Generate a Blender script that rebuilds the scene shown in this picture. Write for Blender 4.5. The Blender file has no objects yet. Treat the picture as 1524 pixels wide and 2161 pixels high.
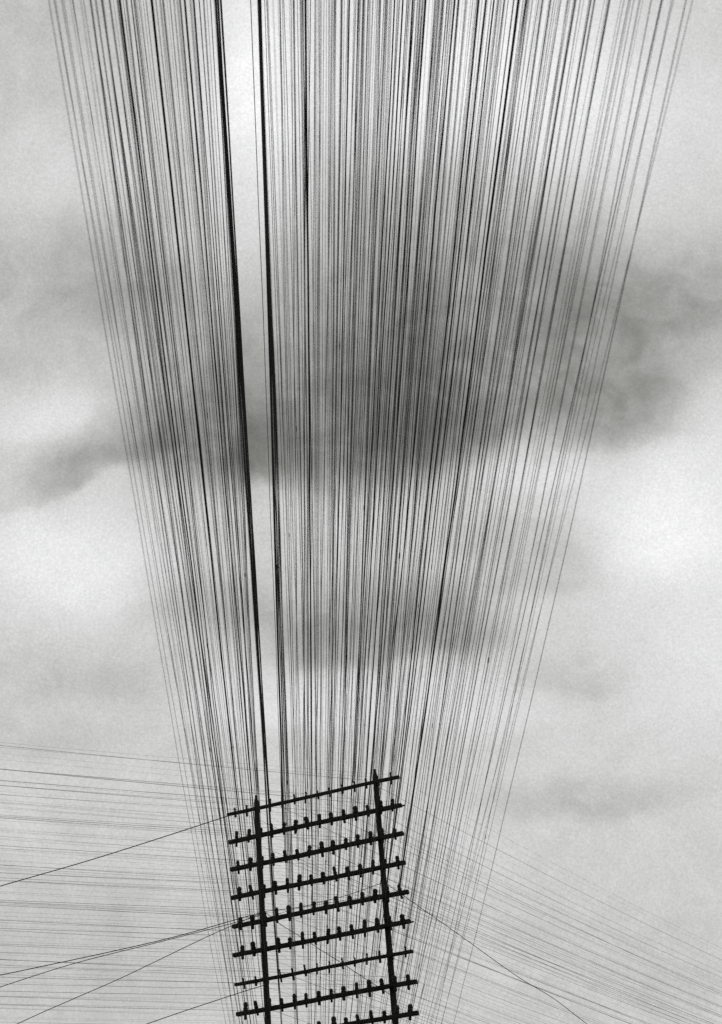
import bpy, bmesh, math, random
from mathutils import Vector, Matrix

random.seed(11)
R = math.radians
scene = bpy.context.scene
COL = scene.collection

# ------------------------------------------------------------------ camera
cam_d = bpy.data.cameras.new('camera')
cam = bpy.data.objects.new('camera', cam_d)
COL.objects.link(cam)
EYE = Vector((0.0, 0.0, 1.6))
fw = Vector((0.0, 0.8929091, 0.4502369))
rt = Vector((0.9965544, 0.0373436, -0.0740598))
up = Vector((0.0829421, -0.4486856, 0.8898325))
cam.matrix_world = Matrix(((rt.x, up.x, -fw.x, EYE.x), (rt.y, up.y, -fw.y, EYE.y), (rt.z, up.z, -fw.z, EYE.z), (0, 0, 0, 1)))
cam_d.sensor_fit = 'VERTICAL'
cam_d.sensor_height = 36.0
cam_d.lens = 4300.0 / 2161.0 * 36.0
cam_d.clip_start = 0.1
cam_d.clip_end = 5000.0
cam_d.dof.use_dof = True
cam_d.dof.focus_distance = 39.0
cam_d.dof.aperture_fstop = 4.0
scene.camera = cam

# ------------------------------------------------------------------ view
scene.view_settings.view_transform = 'Standard'
scene.view_settings.look = 'None'
scene.view_settings.exposure = 0.0
scene.view_settings.gamma = 1.0
scene.view_settings.use_curve_mapping = False
scene.render.engine = 'CYCLES'
scene.cycles.max_bounces = 4
scene.cycles.use_denoising = False

# ------------------------------------------------------------------ sun (overcast, from beyond the poles)
SUN_EL, SUN_AZ = 48.0, 20.0          # azimuth measured from +Y towards +X
sd = bpy.data.lights.new('sun', 'SUN')
sd.energy = 0.6
sd.angle = R(25)
sd.color = (1.0, 0.98, 0.95)
sun = bpy.data.objects.new('sun', sd)
COL.objects.link(sun)
to_sun = Vector((math.sin(R(SUN_AZ)) * math.cos(R(SUN_EL)), math.cos(R(SUN_AZ)) * math.cos(R(SUN_EL)), math.sin(R(SUN_EL))))
sun.rotation_euler = to_sun.to_track_quat('Z', 'Y').to_euler()
sun.location = (0, 0, 60)

# ------------------------------------------------------------------ world: a grey sky with soft dark clouds
world = bpy.data.worlds.new('World')
scene.world = world
world.use_nodes = True
NT = world.node_tree
NT.nodes.clear()
STRENGTH = 0.1
SKY_BASE = 0.635
TINT_DARK = (1.0, 1.008, 0.945)
TINT_BRIGHT = (0.995, 0.998, 1.0)


def nd(tree, kind, **kw):
    n = tree.nodes.new(kind)
    for k, v in kw.items():
        setattr(n, k, v)
    return n


def mth(tree, op, a=None, b=None, c=None, clamp=False):
    n = nd(tree, 'ShaderNodeMath', operation=op, use_clamp=clamp)
    for s, v in zip(n.inputs, (a, b, c)):
        if v is None:
            continue
        if isinstance(v, (int, float)):
            s.default_value = v
        else:
            tree.links.new(v, s)
    return n.outputs[0]


# one cloud patch: a soft bump in azimuth / elevation, its lower edge sharper than its upper one
G = bpy.data.node_groups.new('cloud_patch', 'ShaderNodeTree')
for nm in ('az', 'el', 'caz', 'cel', 'kx', 'ca', 'sa', 'su', 'sd', 'amp'):
    G.interface.new_socket(nm, in_out='INPUT', socket_type='NodeSocketFloat')
G.interface.new_socket('value', in_out='OUTPUT', socket_type='NodeSocketFloat')
gi = nd(G, 'NodeGroupInput')
go = nd(G, 'NodeGroupOutput')
I = gi.outputs
dx = mth(G, 'MULTIPLY', mth(G, 'SUBTRACT', I['az'], I['caz']), mth(G, 'COSINE', mth(G, 'RADIANS', I['cel'])))
dy = mth(G, 'SUBTRACT', I['el'], I['cel'])
u = mth(G, 'MULTIPLY', mth(G, 'ADD', mth(G, 'MULTIPLY', dx, I['ca']), mth(G, 'MULTIPLY', dy, I['sa'])), I['kx'])
v = mth(G, 'SUBTRACT', mth(G, 'MULTIPLY', dy, I['ca']), mth(G, 'MULTIPLY', dx, I['sa']))
vu = mth(G, 'MULTIPLY', mth(G, 'MAXIMUM', v, 0.0), I['su'])
vd = mth(G, 'MULTIPLY', mth(G, 'MINIMUM', v, 0.0), I['sd'])
rr = mth(G, 'ADD', mth(G, 'MULTIPLY', u, u), mth(G, 'ADD', mth(G, 'MULTIPLY', vu, vu), mth(G, 'MULTIPLY', vd, vd)))
val = mth(G, 'MULTIPLY', mth(G, 'EXPONENT', mth(G, 'MULTIPLY', mth(G, 'POWER', rr, 1.45), -0.5)), I['amp'])
G.links.new(val, go.inputs['value'])

tc = nd(NT, 'ShaderNodeTexCoord')
# ragged cloud edges: bend the direction a little with noise before reading it
nz = nd(NT, 'ShaderNodeTexNoise')
nz.inputs['Scale'].default_value = 26.0
nz.inputs['Detail'].default_value = 5.0
nz.inputs['Roughness'].default_value = 0.55
NT.links.new(tc.outputs['Generated'], nz.inputs['Vector'])
sub = nd(NT, 'ShaderNodeVectorMath', operation='SUBTRACT')
NT.links.new(nz.outputs['Color'], sub.inputs[0])
sub.inputs[1].default_value = (0.5, 0.5, 0.5)
scl = nd(NT, 'ShaderNodeVectorMath', operation='SCALE')
NT.links.new(sub.outputs[0], scl.inputs[0])
scl.inputs['Scale'].default_value = 0.026
addv = nd(NT, 'ShaderNodeVectorMath', operation='ADD')
NT.links.new(tc.outputs['Generated'], addv.inputs[0])
NT.links.new(scl.outputs[0], addv.inputs[1])
nrm = nd(NT, 'ShaderNodeVectorMath', operation='NORMALIZE')
NT.links.new(addv.outputs[0], nrm.inputs[0])
sep = nd(NT, 'ShaderNodeSeparateXYZ')
NT.links.new(nrm.outputs[0], sep.inputs[0])
AZ = mth(NT, 'DEGREES', mth(NT, 'ARCTAN2', sep.outputs['X'], sep.outputs['Y']))
EL = mth(NT, 'DEGREES', mth(NT, 'ARCSINE', sep.outputs['Z']))

# azimuth, elevation, half width, softness above, softness below, tilt (degrees), darkness
CLOUDS = (
    (-9.07, 27.94, 1.42, 0.63, 0.21, 19, 0.432),
    (-6.96, 28.83, 1.49, 1.04, 0.38, 9, 0.360),
    (-9.66, 28.34, 1.04, 0.45, 0.19, 20, 0.108),
    (-4.71, 28.57, 1.64, 2.09, 0.63, -5, 0.864),
    (-2.75, 28.48, 0.90, 1.34, 0.53, -5, 0.504),
    (-0.16, 28.65, 2.61, 2.54, 0.86, -5, 0.864),
    (2.31, 28.92, 1.79, 2.69, 0.86, 7, 0.684),
    (5.17, 29.70, 1.94, 2.54, 0.96, 10, 0.576),
    (7.75, 29.58, 1.64, 2.54, 1.15, -5, 0.540),
    (9.65, 29.98, 2.54, 1.94, 1.25, 13, 0.432),
    (8.45, 28.29, 1.64, 1.34, 0.48, -5, 0.360),
    (11.93, 31.48, 1.94, 1.19, 0.77, 17, 0.432),
    (9.39, 31.88, 1.94, 1.34, 0.86, 5, 0.216),
    (-9.62, 33.45, 2.54, 1.34, 0.96, -5, 0.306),
    (-10.39, 31.35, 1.64, 0.90, 0.48, -5, 0.144),
    (-0.09, 22.90, 2.09, 1.19, 0.35, 0, 0.540),
    (-2.06, 23.57, 1.79, 1.19, 0.48, -5, 0.252),
    (1.72, 23.55, 1.19, 0.90, 0.58, -5, 0.252),
    (3.10, 22.89, 0.90, 0.75, 0.48, -5, 0.180),
    (5.45, 24.25, 1.19, 0.67, 0.38, -5, 0.216),
    (-4.79, 24.25, 1.64, 0.90, 0.38, -5, 0.216),
    (5.73, 18.00, 1.87, 0.57, 0.36, -2, 0.288),
    (6.06, 21.38, 1.19, 0.75, 0.43, -5, 0.234),
    (4.58, 25.41, 1.49, 0.60, 0.38, -5, 0.180),
    (-9.14, 22.41, 1.94, 0.82, 0.48, -5, 0.180),
    (-10.40, 20.87, 1.79, 0.60, 0.38, -5, 0.108),
    (-5.43, 32.76, 1.94, 2.98, 1.53, -15, 0.360),
    (4.36, 32.78, 2.98, 2.98, 1.73, -5, 0.360),
    (-0.47, 31.87, 2.54, 2.98, 1.53, -5, 0.288),
    (7.23, 32.97, 1.34, 1.34, 0.86, -5, 0.180),
    (10.53, 24.26, 2.39, 5.67, 4.03, -5, -0.252),
    (5.59, 27.31, 1.34, 0.60, 0.38, -5, -0.180),
    (8.81, 25.17, 1.79, 1.34, 0.96, -5, -0.180),
    (-9.39, 25.70, 2.24, 1.34, 1.15, -5, -0.324),
    (-9.80, 29.65, 1.19, 0.75, 0.38, 15, -0.216),
    (-3.00, 35.94, 1.19, 4.92, 2.40, -5, -0.360),
    (7.50, 37.26, 3.28, 3.88, 2.11, -5, -0.288),
    (-2.79, 21.36, 2.24, 1.04, 0.58, -5, -0.216),
    (2.87, 20.92, 1.79, 0.90, 0.58, -5, -0.180),
    (1.92, 38.87, 3.28, 3.28, 1.92, -5, -0.252),
    (-7.82, 36.56, 1.64, 1.79, 1.15, -5, -0.090),
    (-11.21, 40.30, 2.98, 3.28, 2.11, -5, 0.144),
    (-9.88, 14.58, 4.78, 2.54, 1.44, -5, 0.144),
    (6.01, 13.08, 3.73, 2.24, 1.15, -5, 0.126),
    (13.21, 38.56, 1.79, 1.79, 1.15, -5, 0.108),
    # the same kind of weather elsewhere in the sky
    (-45.0, 30.0, 6.0, 2.5, 1.6, 10, 0.30), (-30.0, 42.0, 5.0, 3.0, 2.0, 5, 0.25), (38.0, 33.0, 7.0, 2.5, 1.5, 8, 0.32),
    (60.0, 50.0, 9.0, 4.0, 3.0, -6, 0.28), (-80.0, 45.0, 10.0, 4.0, 2.5, 4, 0.30), (0.0, 65.0, 10.0, 5.0, 3.5, 0, 0.25),
    (110.0, 35.0, 12.0, 4.0, 2.5, 6, 0.30), (-130.0, 38.0, 11.0, 4.0, 2.5, -5, 0.30), (170.0, 40.0, 12.0, 5.0, 3.0, 3, 0.30),
    (25.0, 17.0, 5.0, 1.8, 1.2, 4, 0.15), (-32.0, 16.0, 6.0, 1.8, 1.2, -3, 0.12),
)
acc = None
for caz, cel, sx, su, sdn, ang, amp in CLOUDS:
    n = nd(NT, 'ShaderNodeGroup')
    n.node_tree = G
    NT.links.new(AZ, n.inputs['az'])
    NT.links.new(EL, n.inputs['el'])
    for k, val in (('caz', caz), ('cel', cel), ('kx', 1 / sx), ('ca', math.cos(R(ang))), ('sa', math.sin(R(ang))), ('su', 1 / su), ('sd', 1 / sdn), ('amp', amp)):
        n.inputs[k].default_value = val
    acc = n.outputs[0] if acc is None else mth(NT, 'ADD', acc, n.outputs[0])
# thin structure inside the cloud sheet
n2 = nd(NT, 'ShaderNodeTexNoise')
n2.inputs['Scale'].default_value = 15.0
n2.inputs['Detail'].default_value = 9.0
n2.inputs['Roughness'].default_value = 0.62
n2.inputs['Distortion'].default_value = 0.6
NT.links.new(tc.outputs['Generated'], n2.inputs['Vector'])
fine = mth(NT, 'MULTIPLY', mth(NT, 'SUBTRACT', n2.outputs['Fac'], 0.5), 0.42)
n3 = nd(NT, 'ShaderNodeTexNoise')
n3.inputs['Scale'].default_value = 850.0
n3.inputs['Detail'].default_value = 4.0
n3.inputs['Roughness'].default_value = 0.75
NT.links.new(tc.outputs['Generated'], n3.inputs['Vector'])
fine = mth(NT, 'ADD', fine, mth(NT, 'MULTIPLY', mth(NT, 'SUBTRACT', n3.outputs['Fac'], 0.5), 0.8))
n4 = nd(NT, 'ShaderNodeTexNoise')
n4.inputs['Scale'].default_value = 55.0
n4.inputs['Detail'].default_value = 6.0
n4.inputs['Roughness'].default_value = 0.6
n4.inputs['Distortion'].default_value = 0.8
NT.links.new(tc.outputs['Generated'], n4.inputs['Vector'])
fine = mth(NT, 'ADD', fine, mth(NT, 'MULTIPLY', mth(NT, 'SUBTRACT', n4.outputs['Fac'], 0.5), 0.20))
dens = mth(NT, 'ADD', mth(NT, 'MULTIPLY', acc, mth(NT, 'ADD', mth(NT, 'MULTIPLY_ADD', n2.outputs['Fac'], 0.8, 0.05), mth(NT, 'MULTIPLY', n4.outputs['Fac'], 1.1))), fine)
lum = mth(NT, 'MULTIPLY', mth(NT, 'EXPONENT', mth(NT, 'MULTIPLY', dens, -0.95)), SKY_BASE / STRENGTH)
sky = nd(NT, 'ShaderNodeTexSky', sky_type='NISHITA')
sky.sun_disc = False
sky.sun_elevation = R(SUN_EL)
sky.sun_rotation = R(SUN_AZ)
bw = nd(NT, 'ShaderNodeRGBToBW')
NT.links.new(sky.outputs[0], bw.inputs[0])
mixv = mth(NT, 'ADD', mth(NT, 'MULTIPLY', lum, 0.9), mth(NT, 'MULTIPLY', mth(NT, 'MINIMUM', bw.outputs[0], 8.0), 0.1))
warm = nd(NT, 'ShaderNodeMapRange')
warm.inputs['From Min'].default_value = 2.0
warm.inputs['From Max'].default_value = 7.5
NT.links.new(mixv, warm.inputs['Value'])
warm = warm.outputs[0]
comb = nd(NT, 'ShaderNodeCombineColor')
for j in range(3):
    NT.links.new(mth(NT, 'MULTIPLY', mixv, mth(NT, 'MULTIPLY_ADD', warm, TINT_BRIGHT[j] - TINT_DARK[j], TINT_DARK[j])), comb.inputs[j])
bg = nd(NT, 'ShaderNodeBackground')
bg.inputs['Strength'].default_value = STRENGTH
NT.links.new(comb.outputs[0], bg.inputs['Color'])
wo = nd(NT, 'ShaderNodeOutputWorld')
NT.links.new(bg.outputs[0], wo.inputs['Surface'])


# ------------------------------------------------------------------ materials
def material(name, c1, c2, rough, scale, stretch=(1, 1, 1), bump=0.0, metal=0.0):
    m = bpy.data.materials.new(name)
    m.use_nodes = True
    t = m.node_tree
    b = t.nodes['Principled BSDF']
    b.inputs['Roughness'].default_value = rough
    b.inputs['Metallic'].default_value = metal
    b.inputs['Specular IOR Level'].default_value = 0.25
    co = nd(t, 'ShaderNodeTexCoord')
    mp = nd(t, 'ShaderNodeMapping')
    mp.inputs['Scale'].default_value = stretch
    t.links.new(co.outputs['Object'], mp.inputs[0])
    no = nd(t, 'ShaderNodeTexNoise')
    no.inputs['Scale'].default_value = scale
    no.inputs['Detail'].default_value = 8.0
    no.inputs['Roughness'].default_value = 0.65
    t.links.new(mp.outputs[0], no.inputs['Vector'])
    ra = nd(t, 'ShaderNodeValToRGB')
    ra.color_ramp.elements[0].position = 0.35
    ra.color_ramp.elements[0].color = (*c1, 1)
    ra.color_ramp.elements[1].position = 0.68
    ra.color_ramp.elements[1].color = (*c2, 1)
    t.links.new(no.outputs['Fac'], ra.inputs[0])
    t.links.new(ra.outputs[0], b.inputs['Base Color'])
    if bump:
        bp = nd(t, 'ShaderNodeBump')
        bp.inputs['Strength'].default_value = bump
        bp.inputs['Distance'].default_value = 0.01
        t.links.new(no.outputs['Fac'], bp.inputs['Height'])
        t.links.new(bp.outputs[0], b.inputs['Normal'])
    return m


M_POLE = material('creosoted_pole_wood', (0.006, 0.006, 0.006), (0.016, 0.015, 0.014), 0.85, 9.0, (6, 6, 0.5), 0.5)
M_ARM = material('tarred_arm_wood', (0.006, 0.006, 0.006), (0.018, 0.017, 0.016), 0.85, 10.0, (0.6, 7, 7), 0.5)
M_GLASS = material('dark_insulator', (0.006, 0.006, 0.006), (0.014, 0.014, 0.013), 0.6, 14.0)
M_IRON = material('rusted_iron', (0.006, 0.006, 0.006), (0.02, 0.018, 0.017), 0.7, 20.0, bump=0.2)
M_WIRE = material('weathered_wire', (0.010, 0.010, 0.010), (0.028, 0.028, 0.026), 0.7, 6.0)
M_GROUND = material('dry_earth', (0.05, 0.05, 0.048), (0.11, 0.11, 0.10), 0.95, 0.6, bump=0.6)


# ------------------------------------------------------------------ helpers
def link(name, bm, mat, parent=None, smooth=False):
    me = bpy.data.meshes.new(name)
    if smooth:
        for f in bm.faces:
            f.smooth = True
    bm.to_mesh(me)
    bm.free()
    me.materials.append(mat)
    o = bpy.data.objects.new(name, me)
    COL.objects.link(o)
    if parent:
        o.parent = parent
    return o


def tag(o, label=None, cat=None, group=None, kind=None):
    if label:
        o['label'] = label
    if cat:
        o['category'] = cat
    if group:
        o['group'] = group
    if kind:
        o['kind'] = kind
    return o


def lathe(bm, prof, n=10, c=Vector((0, 0, 0))):
    rings = []
    for r, z in prof:
        rings.append([bm.verts.new((c.x + r * math.cos(2 * math.pi * j / n), c.y + r * math.sin(2 * math.pi * j / n), c.z + z)) for j in range(n)])
    for a, b in zip(rings, rings[1:]):
        for j in range(n):
            bm.faces.new((a[j], a[(j + 1) % n], b[(j + 1) % n], b[j]))
    bm.faces.new(list(reversed(rings[0])))
    bm.faces.new(rings[-1])


def box(bm, c, s, bev=0.0):
    r = bmesh.ops.create_cube(bm, size=1.0)
    for vv in r['verts']:
        vv.co = Vector((vv.co.x * s[0] + c[0], vv.co.y * s[1] + c[1], vv.co.z * s[2] + c[2]))
    if bev:
        es = list({e for vv in r['verts'] for e in vv.link_edges})
        bmesh.ops.bevel(bm, geom=es, offset=bev, segments=1, affect='EDGES')


def tube(bm, pts, r, n=5):
    rings = []
    R_ = r if isinstance(r, (list, tuple)) else [r] * len(pts)
    for j, q in enumerate(pts):
        r = R_[j]
        t = (pts[min(j + 1, len(pts) - 1)] - pts[max(j - 1, 0)]).normalized()
        s = t.cross(Vector((0, 0, 1)))
        s = s.normalized() if s.length > 1e-4 else Vector((1, 0, 0))
        w = s.cross(t)
        rings.append([bm.verts.new(q + (s * math.cos(2 * math.pi * k / n) + w * math.sin(2 * math.pi * k / n)) * r) for k in range(n)])
    for a, b in zip(rings, rings[1:]):
        for k in range(n):
            bm.faces.new((a[k], a[(k + 1) % n], b[(k + 1) % n], b[k]))
    bm.faces.new(list(reversed(rings[0])))
    bm.faces.new(rings[-1])


# ------------------------------------------------------------------ ground (below the view)
bm = bmesh.new()
bmesh.ops.create_grid(bm, x_segments=60, y_segments=60, size=1500)
for vv in bm.verts:
    d0 = math.hypot(vv.co.x, vv.co.y)
    vv.co.z = 0.0 if d0 < 60 else -0.4 + 0.4 * math.sin(vv.co.x * 0.011) * math.cos(vv.co.y * 0.013)
tag(link('ground', bm, M_GROUND), 'dry bare earth under the telephone line', None, kind='structure')

# ------------------------------------------------------------------ the double telephone pole
FX, FY, FZ = -1.44291, 39.73654, 15.22127      # middle of the top crossarm
PSI, TH = -0.387624, -0.0570419                # turn of the arms, heading of the line
PIN, DZ, NARM, NPIN = 0.27, 0.589959, 13, 14
frame = bpy.data.objects.new('telephone_pole', None)
COL.objects.link(frame)
frame.location = (FX, FY, 0.0)
frame.rotation_euler = (0, 0, PSI)
tag(frame, 'black twin telephone pole with a ladder of insulator-studded crossarms', 'telephone pole')
# local frame: x along the arms, y to the back, z up
POLE_X = (-4.85 * PIN, 5.15 * PIN)
for px, top in zip(POLE_X, (FZ + 0.16, FZ + 0.15)):
    bm = bmesh.new()
    prof = []
    nn = 26
    for j in range(nn + 1):
        z = top * j / nn
        rad = 0.080 - 0.026 * j / nn + random.uniform(-0.002, 0.002)
        prof.append((rad, z))
    prof += [(0.046, top + 0.02), (0.038, top + 0.05)]
    lathe(bm, prof, 12, Vector((px, 0.0, 0.0)))
    pole = link('pole', bm, M_POLE, frame, True)
    # iron spike on the pole head
    bm = bmesh.new()
    lathe(bm, [(0.036, 0), (0.030, 0.03), (0.026, 0.06), (0.028, 0.075), (0.018, 0.10)], 8, Vector((px, 0.0, top + 0.06)))
    link('finial', bm, M_IRON, pole)
    # through bolts at each arm, joined to the pole as washers and rods
    for k in range(NARM):
        bm = bmesh.new()
        box(bm, (px + 0.0, -0.146, FZ - DZ * k), (0.05, 0.02, 0.05), 0.006)
        link('bolt_plate', bm, M_IRON, pole)

# insulator shapes: the two thin arms carry slim iron spools, the others stout bells on pins
def bell_mesh():
    b = bmesh.new()
    lathe(b, [(0.030, 0.03), (0.050, 0.036), (0.053, 0.07), (0.043, 0.085), (0.041, 0.10), (0.050, 0.112), (0.048, 0.15), (0.037, 0.176), (0.015, 0.186)], 12)
    return b
def spool_mesh():
    b = bmesh.new()
    lathe(b, [(0.018, 0.022), (0.025, 0.03), (0.025, 0.055), (0.019, 0.066), (0.019, 0.08), (0.024, 0.09), (0.022, 0.118), (0.010, 0.128)], 10)
    return b
def pin_mesh(r, low):
    b = bmesh.new()
    lathe(b, [(r * 0.7, -low), (r, -low + 0.012), (r, -0.045), (r * 0.8, -0.03), (r * 0.8, 0.045)], 8)
    return b
proto_mesh = {}
for nm, fn, mt in (('bell', bell_mesh, M_GLASS), ('spool', spool_mesh, M_GLASS), ('stout', lambda: pin_mesh(0.032, 0.125), M_IRON), ('slim', lambda: pin_mesh(0.027, 0.12), M_IRON)):
    b = fn()
    me = bpy.data.meshes.new({'bell': 'insulator', 'spool': 'insulator', 'stout': 'pin', 'slim': 'pin'}[nm])
    for f in b.faces:
        f.smooth = True
    b.to_mesh(me)
    b.free()
    me.materials.append(mt)
    proto_mesh[nm] = me

ARM_L = [-7.2, -7.2, -7.15, -7.2, -7.2, -7.25, -7.25, -7.2, -7.25, -7.2, -7.2, -7.2, -7.2]
ARM_R = [7.2, 7.2, 7.15, 7.1, 7.15, 7.1, 7.1, 7.2, 7.1, 7.1, 7.1, 7.1, 7.1]
for k in range(NARM):
    thin = k in (0, 6)
    hgt, dep = (0.062, 0.07) if thin else (0.080, 0.09)
    x0, x1 = ARM_L[k] * PIN, ARM_R[k] * PIN
    bm = bmesh.new()
    box(bm, ((x0 + x1) / 2, -0.092, 0.0), (x1 - x0, dep, hgt), 0.008)
    # a hand-hewn beam: slightly wavy along its length
    es = [e for e in bm.edges if abs((e.verts[0].co - e.verts[1].co).x) > 1.0]
    bmesh.ops.subdivide_edges(bm, edges=es, cuts=18)
    ph = random.uniform(0, 6)
    for vv in bm.verts:
        vv.co.z += 0.006 * math.sin(vv.co.x * 1.7 + ph) + random.uniform(-0.0035, 0.0035)
        vv.co.y += random.uniform(-0.003, 0.003)
    arm = link('crossarm', bm, M_ARM, frame)
    arm.location = (0, 0, FZ - DZ * k)
    if k in (1, 5):
        bm = bmesh.new()
        box(bm, (x1 + 0.035, -0.092, -0.02), (0.075, 0.02, 0.03), 0.005)
        link('end_bracket', bm, M_IRON, arm)
    for i in range(NPIN):
        dxp = (i - 6.5) * PIN + random.uniform(-0.012, 0.012)
        ins = bpy.data.objects.new('insulator', proto_mesh['spool' if thin else 'bell'])
        pn = bpy.data.objects.new('pin', proto_mesh['slim' if thin else 'stout'])
        tilt = (random.uniform(-0.09, 0.09), random.gauss(0, 0.07), 0)
        sc = random.uniform(0.74, 1.06)
        for o in (ins, pn):
            COL.objects.link(o)
            o.parent = arm
            o.location = (dxp, -0.092, hgt / 2 - 0.03)
            o.rotation_euler = tilt
            o.scale = (sc, sc, random.uniform(0.72, 1.12))
        pn.location.z = 0.0

# ------------------------------------------------------------------ wires
ORD = ('first', 'second', 'third', 'fourth', 'fifth', 'sixth', 'seventh', 'eighth', 'ninth', 'tenth', 'eleventh', 'twelfth', 'thirteenth', 'fourteenth')
AX = Vector((math.cos(PSI), math.sin(PSI), 0))
DL = Vector((math.sin(TH), math.cos(TH), 0))       # the line runs away along this
NL = Vector((math.cos(TH), -math.sin(TH), 0))


def pin_at(k, i, back=False):
    bk = Vector((-math.sin(PSI), math.cos(PSI), 0))
    q = Vector((FX, FY, FZ - DZ * k)) + AX * ((i - 6.5) * PIN)
    return q + bk * (-0.092 + (0.03 if back else -0.03)) + Vector((0, 0, 0.09 if k in (0, 6) else 0.11))


def wire(name, pts, r, label, group, cat='wire'):
    bm = bmesh.new()
    tube(bm, pts, r)
    return tag(link(name, bm, M_WIRE, None, True), label, cat, group)


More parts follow.
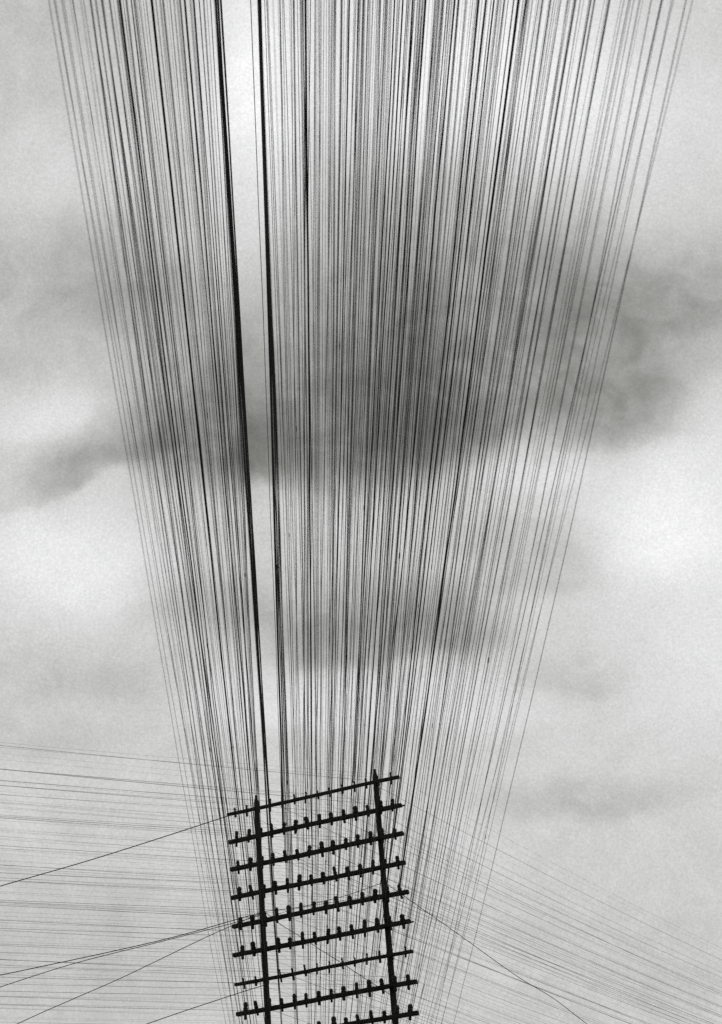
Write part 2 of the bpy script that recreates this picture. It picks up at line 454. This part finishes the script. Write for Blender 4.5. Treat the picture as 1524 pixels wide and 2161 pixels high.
# per crossarm from the top: (pin, radius, sideways shift at the next pole, slack)
WIRES = (
    ((0, 0.0019, -0.014, 0.171), (1, 0.0013, -0.045, 0.022), (2, 0.0051, -0.007, 0.027), (3, 0.0065, -0.004, 0.346), (4, 0.0045, 0.094, 0.254), (5, 0.0032, 0.148, 0.283), (6, 0.0017, -0.080, 0.339), (7, 0.0026, -0.242, 0.274), (8, 0.0017, -0.196, 0.327), (9, 0.0032, 0.108, 0.605), (10, 0.0080, 0.012, 0.244), (11, 0.0026, -0.003, 0.252), (12, 0.0016, -0.148, 0.274), (13, 0.0013, -0.077, 0.323)),
    ((0, 0.0016, 0.016, 0.408), (1, 0.0013, -0.130, 0.291), (2, 0.0045, 0.295, 0.642), (3, 0.0095, 0.024, 0.050), (4, 0.0165, 0.205, 0.100), (5, 0.0032, -0.081, 0.004), (6, 0.0042, 0.183, 0.252), (7, 0.0027, -0.003, 0.380), (8, 0.0077, -0.009, 0.358), (9, 0.0017, -0.059, 0.488), (10, 0.0082, 0.025, 0.324), (11, 0.0017, 0.152, 0.415), (12, 0.0090, 0.057, 0.185), (13, 0.0032, 0.142, 0.456)),
    ((0, 0.0016, -0.146, 0.277), (1, 0.0024, -0.038, 0.316), (2, 0.0048, 0.100, 0.069), (3, 0.0065, 0.020, 0.346), (4, 0.0060, 0.146, 0.447), (5, 0.0032, 0.080, 0.322), (6, 0.0026, -0.063, 0.614), (7, 0.0021, -0.038, 0.526), (8, 0.0021, -0.124, 0.187), (9, 0.0026, -0.043, 0.421), (10, 0.0046, -0.019, 0.285), (11, 0.0032, -0.141, 0.456), (12, 0.0016, 0.239, 0.074), (13, 0.0079, 0.038, 0.392)),
    ((0, 0.0047, 0.008, 0.384), (1, 0.0019, 0.152, 0.133), (2, 0.0032, 0.242, 0.569), (3, 0.0065, -0.012, 0.289), (4, 0.0060, 0.153, 0.394), (5, 0.0032, 0.173, 0.355), (6, 0.0032, -0.228, -0.088), (7, 0.0021, 0.007, 0.355), (8, 0.0017, 0.170, 0.307), (9, 0.0026, 0.236, 0.373), (10, 0.0021, -0.095, 0.185), (11, 0.0052, -0.006, 0.357), (12, 0.0016, -0.071, 0.419), (13, 0.0032, 0.056, 0.351)),
    ((0, 0.0013, -0.129, 0.262), (1, 0.0032, 0.125, 0.004), (2, 0.0021, 0.205, 0.153), (3, 0.0045, 0.008, 0.406), (4, 0.0035, 0.101, 0.522), (5, 0.0032, -0.127, 0.457), (6, 0.0104, -0.029, 0.319), (7, 0.0021, -0.103, 0.299), (8, 0.0051, -0.001, 0.336), (9, 0.0042, -0.200, 0.334), (10, 0.0081, -0.034, 0.362), (11, 0.0017, 0.143, 0.591), (12, 0.0085, -0.008, 0.274), (13, 0.0106, 0.014, 0.321)),
    ((0, 0.0086, -0.003, 0.375), (1, 0.0111, -0.020, 0.064), (2, 0.0080, 0.005, 0.495), (3, 0.0045, -0.012, 0.122), (4, 0.0035, 0.097, 0.132), (5, 0.0032, 0.232, 0.474), (6, 0.0029, 0.011, 0.467), (7, 0.0032, 0.186, 0.122), (8, 0.0032, -0.019, 0.622), (9, 0.0032, -0.090, 0.182), (10, 0.0017, -0.095, 0.332), (11, 0.0021, 0.087, 0.514), (12, 0.0024, -0.045, 0.375), (13, 0.0013, 0.123, 0.134)),
    ((0, 0.0026, -0.031, 0.473), (1, 0.0026, -0.027, 0.077), (2, 0.0051, -0.011, 0.522), (3, 0.0045, -0.005, 0.175), (4, 0.0035, 0.069, 0.271), (5, 0.0024, -0.019, 0.302), (6, 0.0021, -0.098, 0.534), (7, 0.0021, 0.037, 0.263), (8, 0.0017, 0.012, 0.127), (9, 0.0078, -0.041, 0.241), (10, 0.0021, -0.048, 0.152), (11, 0.0085, -0.033, 0.203), (12, 0.0052, -0.014, 0.163), (13, 0.0040, 0.029, 0.163)),
    ((0, 0.0025, -0.088, 0.333), (1, 0.0019, 0.131, 0.388), (2, 0.0042, 0.113, 0.514), (3, 0.0045, 0.017, 0.292), (4, 0.0035, 0.058, 0.337), (5, 0.0017, -0.168, 0.343), (6, 0.0021, 0.210, 0.395), (7, 0.0048, -0.005, 0.353), (8, 0.0032, -0.059, 0.347), (9, 0.0017, -0.038, 0.208), (10, 0.0032, -0.170, 0.600), (11, 0.0042, 0.249, 0.321), (12, 0.0013, -0.002, 0.451), (13, 0.0021, 0.010, 0.482)),
    ((0, 0.0019, -0.190, 0.345), (1, 0.0013, -0.005, 0.282), (2, 0.0042, 0.208, 0.287), (3, 0.0045, -0.001, 0.161), (4, 0.0035, 0.049, 0.197), (5, 0.0017, -0.096, 0.148), (6, 0.0021, -0.088, 0.373), (7, 0.0032, -0.033, 0.225), (8, 0.0032, 0.151, 0.229), (9, 0.0042, 0.008, 0.244), (10, 0.0032, -0.227, 0.316), (11, 0.0032, -0.120, 0.425), (12, 0.0027, 0.008, 0.273), (13, 0.0027, 0.039, 0.121)),
    ((0, 0.0044, 0.003, 0.417), (1, 0.0047, 0.027, 0.427), (2, 0.0021, 0.027, 0.298), (3, 0.0045, 0.012, 0.250), (4, 0.0035, 0.044, 0.263), (5, 0.0051, -0.018, 0.302), (6, 0.0028, -0.004, 0.378), (7, 0.0026, 0.170, 0.305), (8, 0.0053, 0.007, 0.464), (9, 0.0052, -0.005, 0.446), (10, 0.0026, 0.184, 0.358), (11, 0.0029, 0.009, 0.081), (12, 0.0027, 0.029, 0.333), (13, 0.0011, 0.128, 0.621)),
    ((0, 0.0018, -0.112, 0.224), (1, 0.0048, 0.012, 0.395), (2, 0.0051, 0.315, 0.312), (3, 0.0045, 0.012, 0.227), (4, 0.0035, 0.018, 0.180), (5, 0.0044, 0.008, 0.255), (6, 0.0053, -0.015, 0.210), (7, 0.0054, -0.012, 0.295), (8, 0.0048, 0.017, 0.473), (9, 0.0026, -0.204, 0.347), (10, 0.0017, 0.109, 0.146), (11, 0.0021, -0.013, 0.342), (12, 0.0035, 0.030, 0.400), (13, 0.0033, 0.136, 0.214)),
    ((0, 0.0019, -0.072, 0.341), (1, 0.0050, 0.007, 0.395), (2, 0.0049, -0.005, 0.142), (3, 0.0045, 0.017, 0.353), (4, 0.0035, -0.004, 0.405), (5, 0.0026, 0.085, 0.251), (6, 0.0032, -0.123, 0.554), (7, 0.0032, -0.068, 0.420), (8, 0.0042, -0.040, 0.190), (9, 0.0027, 0.023, 0.541), (10, 0.0052, 0.024, 0.282), (11, 0.0044, 0.054, 0.342), (12, 0.0018, -0.016, 0.322), (13, 0.0019, -0.062, 0.462)),
    ((0, 0.0019, -0.026, 0.275), (1, 0.0040, -0.014, 0.559), (2, 0.0032, 0.165, 0.135), (3, 0.0045, 0.022, 0.353), (4, 0.0035, -0.012, 0.258), (5, 0.0017, 0.018, 0.281), (6, 0.0050, -0.001, 0.243), (7, 0.0021, -0.233, 0.066), (8, 0.0028, 0.005, 0.252), (9, 0.0029, 0.023, 0.600), (10, 0.0024, -0.019, 0.464), (11, 0.0017, 0.415, 0.360)),
)
EXTRA = (
    ((0, 0.0015, -0.295, 0.400), (1, 0.0015, 0.205, 0.395), (2, 0.0034, -0.038, 0.348), (9, 0.0034, 0.181, 0.447), (10, 0.0034, 0.235, 0.049), ),
    ((0, 0.0026, -0.082, 0.337), (2, 0.0034, 0.204, 0.102), (5, 0.0026, 0.275, 0.397), (6, 0.0021, -0.042, 0.461), (9, 0.0026, -0.279, 0.372), (12, 0.0026, -0.059, 0.283), ),
    ((1, 0.0021, 0.107, 0.420), (5, 0.0026, -0.099, 0.424), (11, 0.0018, 0.015, 0.319), (12, 0.0021, 0.292, 0.222), ),
    ((0, 0.0026, -0.247, 0.452), (1, 0.0026, -0.267, 0.376), (10, 0.0015, 0.285, 0.271), (13, 0.0021, -0.089, 0.338), ),
    ((0, 0.0021, -0.270, 0.292), (1, 0.0034, -0.088, 0.195), (2, 0.0015, -0.058, 0.308), (8, 0.0018, -0.256, 0.354), (9, 0.0018, 0.143, 0.349), (11, 0.0026, 0.148, 0.237), (12, 0.0034, 0.165, 0.258), (13, 0.0034, 0.250, 0.193), ),
    ((0, 0.0021, -0.186, 0.437), (2, 0.0018, 0.118, 0.482), (5, 0.0026, 0.199, 0.345), (7, 0.0018, -0.052, 0.318), (8, 0.0015, -0.099, 0.330), (12, 0.0015, 0.152, 0.368), (13, 0.0015, 0.147, 0.259), ),
    ((0, 0.0021, -0.229, 0.352), (1, 0.0021, -0.254, 0.612), (7, 0.0026, 0.169, 0.384), (9, 0.0021, -0.274, 0.273), (10, 0.0015, 0.287, 0.306), (13, 0.0021, 0.053, 0.163), ),
    ((0, 0.0018, -0.135, 0.146), (1, 0.0015, -0.125, 0.214), (5, 0.0026, 0.218, 0.198), (6, 0.0034, 0.258, 0.220), (8, 0.0034, 0.178, 0.054), (10, 0.0021, -0.086, 0.398), (11, 0.0018, -0.115, 0.375), (12, 0.0034, 0.215, 0.239), (13, 0.0015, 0.289, 0.249), ),
    ((0, 0.0019, -0.215, 0.429), (2, 0.0018, -0.175, 0.240), (6, 0.0034, -0.234, 0.250), (7, 0.0021, 0.226, 0.331), (9, 0.0034, -0.187, 0.244), (10, 0.0015, 0.044, 0.254), (11, 0.0034, 0.058, 0.345), (12, 0.0015, 0.231, 0.203), (13, 0.0025, 0.198, 0.621), ),
    ((0, 0.0016, -0.279, 0.127), (2, 0.0021, 0.278, 0.210), (5, 0.0015, 0.141, 0.357), (9, 0.0021, 0.100, 0.435), (10, 0.0026, 0.198, 0.158), (11, 0.0021, 0.204, 0.272), (12, 0.0014, 0.268, 0.478), (13, 0.0025, -0.021, 0.024), ),
    ((0, 0.0019, -0.138, 0.231), (1, 0.0034, -0.172, 0.201), (2, 0.0015, 0.128, 0.315), (5, 0.0034, 0.174, 0.386), (8, 0.0026, -0.115, 0.344), (9, 0.0018, -0.078, 0.186), (10, 0.0021, 0.184, 0.429), (11, 0.0034, 0.108, 0.132), (12, 0.0019, 0.157, 0.418), (13, 0.0016, 0.157, 0.327), ),
    ((0, 0.0034, 0.105, 0.392), (1, 0.0018, -0.220, 0.087), (2, 0.0021, 0.062, 0.222), (5, 0.0015, -0.223, 0.304), (6, 0.0021, -0.176, 0.375), (7, 0.0034, 0.190, 0.284), (8, 0.0026, 0.269, 0.349), (9, 0.0015, -0.258, 0.094), (10, 0.0021, 0.157, 0.284), (11, 0.0019, 0.185, 0.434), (12, 0.0019, 0.110, 0.552), (13, 0.0025, -0.234, 0.498), ),
    ((0, 0.0014, 0.110, 0.295), (1, 0.0011, -0.204, 0.377), (2, 0.0034, -0.274, 0.271), (6, 0.0018, -0.051, 0.318), (9, 0.0034, 0.291, 0.316), (10, 0.0034, 0.091, 0.337), (11, 0.0014, -0.091, 0.341), (12, 0.0025, -0.172, 0.224), (13, 0.0025, -0.210, 0.344), ),
)
EDGE = {
    (0, 12, 0): 'outermost wire at the left edge of the overhead fan',
    (1, 12, 13): 'outermost wire at the right edge of the overhead fan',
    (0, 11, 0): 'second outermost wire at the left edge of the overhead fan',
    (0, 12, 11): 'second outermost wire at the right edge of the overhead fan',
    (1, 9, 0): 'third outermost wire at the left edge of the overhead fan',
    (0, 11, 13): 'third outermost wire at the right edge of the overhead fan',
    (1, 10, 0): 'fourth outermost wire at the left edge of the overhead fan',
    (1, 10, 13): 'fourth outermost wire at the right edge of the overhead fan',
}

SPAN = 36.0


def span_wire(k, i, r, du, sag):
    p0 = pin_at(k, i)
    N = 64
    pts, rad = [], []
    ph, ph2 = random.uniform(0, 6.28), random.uniform(0, 6.28)
    am = random.uniform(0.001, 0.005)
    kinks = [(random.uniform(0.03, 0.7), random.gauss(0, 0.010), random.gauss(0, 0.010)) for _ in range(random.choice((1, 2, 2, 3)))]
    for j in range(N + 1):
        u = j / N
        off = am * math.sin(u * 23 + ph) + 0.4 * am * math.sin(u * 61 + ph2)
        dz = 0.0
        for ku, kx, kz in kinks:                      # small set bends left by handling the wire
            w = max(0.0, 1.0 - abs(u - ku) / 0.10)
            off += kx * w
            dz += kz * w
        fade = min(1.0, u * 12)
        q = p0 - DL * (SPAN * u) + NL * (du * u + off * fade)
        q.z += dz * fade - sag * 4 * u * (1 - u)
        pts.append(q)
        rad.append(r)
    # a tie wrapped round the insulator neck and, on some wires, a splice sleeve
    pts.insert(1, p0 - DL * 0.10)
    rad.insert(1, r)
    rad[0] = max(r * 1.6, 0.008)
    if r < 0.006 and random.random() < 0.35:
        s = random.uniform(0.08, 0.6)
        j = int(s * N)
        c = pts[j]
        d = (pts[j + 1] - pts[j])
        e = d.normalized()
        ext = [(0.001, r), (0.006, r * 1.9), (0.13, r * 1.9), (0.136, r)]
        for n, (t, rr_) in enumerate(ext):
            pts.insert(j + 1 + n, c + e * (0.1 + t))
            rad.insert(j + 1 + n, rr_)
    return pts, rad


for rows, twin in ((WIRES, False), (EXTRA, True)):
    for k, row in enumerate(rows):
        for i, r, du, sag in row:
            pts, rad = span_wire(k, i, r, du, sag)
            if twin:
                pts = [q + Vector((0.02, 0, -0.03)) for q in pts]
            if k <= 7 or (k == 8 and i >= 3):
                look = 'hair-thin second wire' if twin else ('thick black wire' if r > 0.0085 else ('dark wire' if r > 0.0045 else 'thin wire'))
                lab = '%s rising overhead from the %s insulator of the %s crossarm from the top' % (look, ORD[i], ORD[k])
            else:
                where = 'passing outside the left ends of the crossarms' if i < 3 else ('passing outside the right ends of the crossarms' if i > 10 else 'crossing the %s insulator of the lowest visible crossarm' % ORD[i])
                lab = ('hair-thin wire' if twin else 'wire') + ' from below the picture edge ' + where
            lab = EDGE.get((int(twin), k, i), lab)
            wire('telephone_wire', pts, rad, lab, 'telephone wires fanning overhead')

# departing wires: most pins send a wire off to either side
YL, YR = R(58.2), R(30.36)
VL = Vector((-math.sin(YL), -math.cos(YL), 0))
VR = Vector((math.sin(YR), math.cos(YR), 0))
rng = random.Random(3)
for k in range(9):
    for i, left in [(i, s) for i in range(NPIN) for s in (True, False)]:
        if rng.random() < 0.12:
            continue
        ln = rng.uniform(44, 46)
        p0 = pin_at(k, i, True)
        v0 = VL if left else VR
        sag = rng.uniform(0.25, 0.6)
        dev = rng.gauss(0, 0.10)
        side = Vector((-v0.y, v0.x, 0))
        r = rng.choice((0.0009, 0.0011, 0.0012, 0.0014, 0.0018, 0.0023, 0.0030)) * 1.08
        pts = []
        for j in range(33):
            u = j / 32
            q = p0 + v0 * (ln * u) + side * (dev * u)
            q.z += -sag * 4 * u * (1 - u) + rng.uniform(-0.0005, 0.0005)
            pts.append(q)
        if k < 8 or (k == 8 and i > 2):
            lab = 'faint wire going %s from the %s insulator of the %s crossarm from the top' % ('left' if left else 'right', ORD[i], ORD[k])
        else:
            lab = 'faint wire going %s from a crossarm cut off by the bottom picture edge' % ('left' if left else 'right')
        wire('branch_wire', pts, r, lab, 'thin wires going left' if left else 'thin wires going right', 'branch wire')

# guys and stay wires
def smooth(pts, n=8):
    out = []
    P = [Vector(q) for q in pts]
    for j in range(len(P) - 1):
        a, b, c, d = P[max(j - 1, 0)], P[j], P[j + 1], P[min(j + 2, len(P) - 1)]
        for s in range(n):
            t = s / n
            out.append(0.5 * ((2 * b) + (c - a) * t + (2 * a - 5 * b + 4 * c - d) * t * t + (3 * b - a - 3 * c + d) * t ** 3))
    out.append(P[-1])
    return out


GUYS = (
    ([(-3.215, 40.463, 15.238), (-5.746, 39.875, 14.408), (-7.792, 39.346, 13.785), (-11.261, 38.375, 12.716)], 0.0101, 'dark guy wire slanting down to the left from the end of the top crossarm'),
    ([(-2.605, 40.139, 13.045), (-3.149, 39.933, 12.879), (-4.719, 39.318, 12.396), (-7.53, 38.076, 11.659), (-10.281, 36.718, 10.945)], 0.0088, 'uppermost of three guy wires fanning left from the left pole'),
    ([(-2.608, 40.156, 13.011), (-3.149, 39.898, 12.811), (-4.694, 39.103, 12.309), (-6.088, 38.342, 11.85), (-7.434, 37.594, 11.309), (-10.053, 35.996, 10.156)], 0.0074, 'middle of three guy wires fanning left from the left pole'),
    ([(-2.596, 40.139, 13.045), (-3.144, 39.826, 12.762), (-3.817, 39.434, 12.398), (-5.246, 38.563, 11.561), (-6.111, 37.992, 11.08), (-7.063, 37.327, 10.532), (-9.449, 35.449, 9.02)], 0.0074, 'lowest and steepest of three guy wires fanning left from the left pole'),
    ([(-2.637, 40.006, 11.539), (-3.184, 39.511, 11.288), (-4.764, 37.993, 10.491), (-7.643, 34.666, 8.804)], 0.0081, 'guy wire leaving the left pole just under the seventh crossarm'),
    ([(-0.14, 39.205, 13.168), (0.283, 39.684, 12.943), (1.325, 40.837, 12.387), (2.415, 42.026, 11.786), (3.166, 42.762, 11.436), (3.867, 43.528, 11.015), (5.515, 45.259, 10.046)], 0.0068, 'dark curved guy wire dropping right from the right pole'),
    ([(-0.159, 39.204, 13.169), (-0.903, 39.531, 13.068), (-1.484, 39.756, 13.036), (-1.855, 39.901, 13.012), (-2.585, 40.135, 13.052)], 0.0068, 'slack stay wire hanging between the two poles above the fifth crossarm'),
    ([(-2.596, 40.139, 13.045), (-2.272, 40.036, 12.717), (-1.892, 39.903, 12.409), (-1.519, 39.772, 12.085), (-1.23, 39.667, 11.845), (-0.644, 39.45, 11.34), (-0.199, 39.279, 10.957)], 0.0068, 'stay wire slanting down from the left pole towards the right pole'),
    ([(-2.578, 40.2, 12.924), (-2.042, 39.973, 12.99), (-1.43, 39.753, 12.992), (-0.548, 39.445, 12.974), (-0.159, 39.306, 12.968)], 0.0047, 'thinner of the two stay wires strung between the poles along the fifth crossarm'),
)
for pts, r, lab in GUYS:
    wire('guy_wire', smooth(pts), r, lab, 'guy wires staying the poles', 'guy wire')
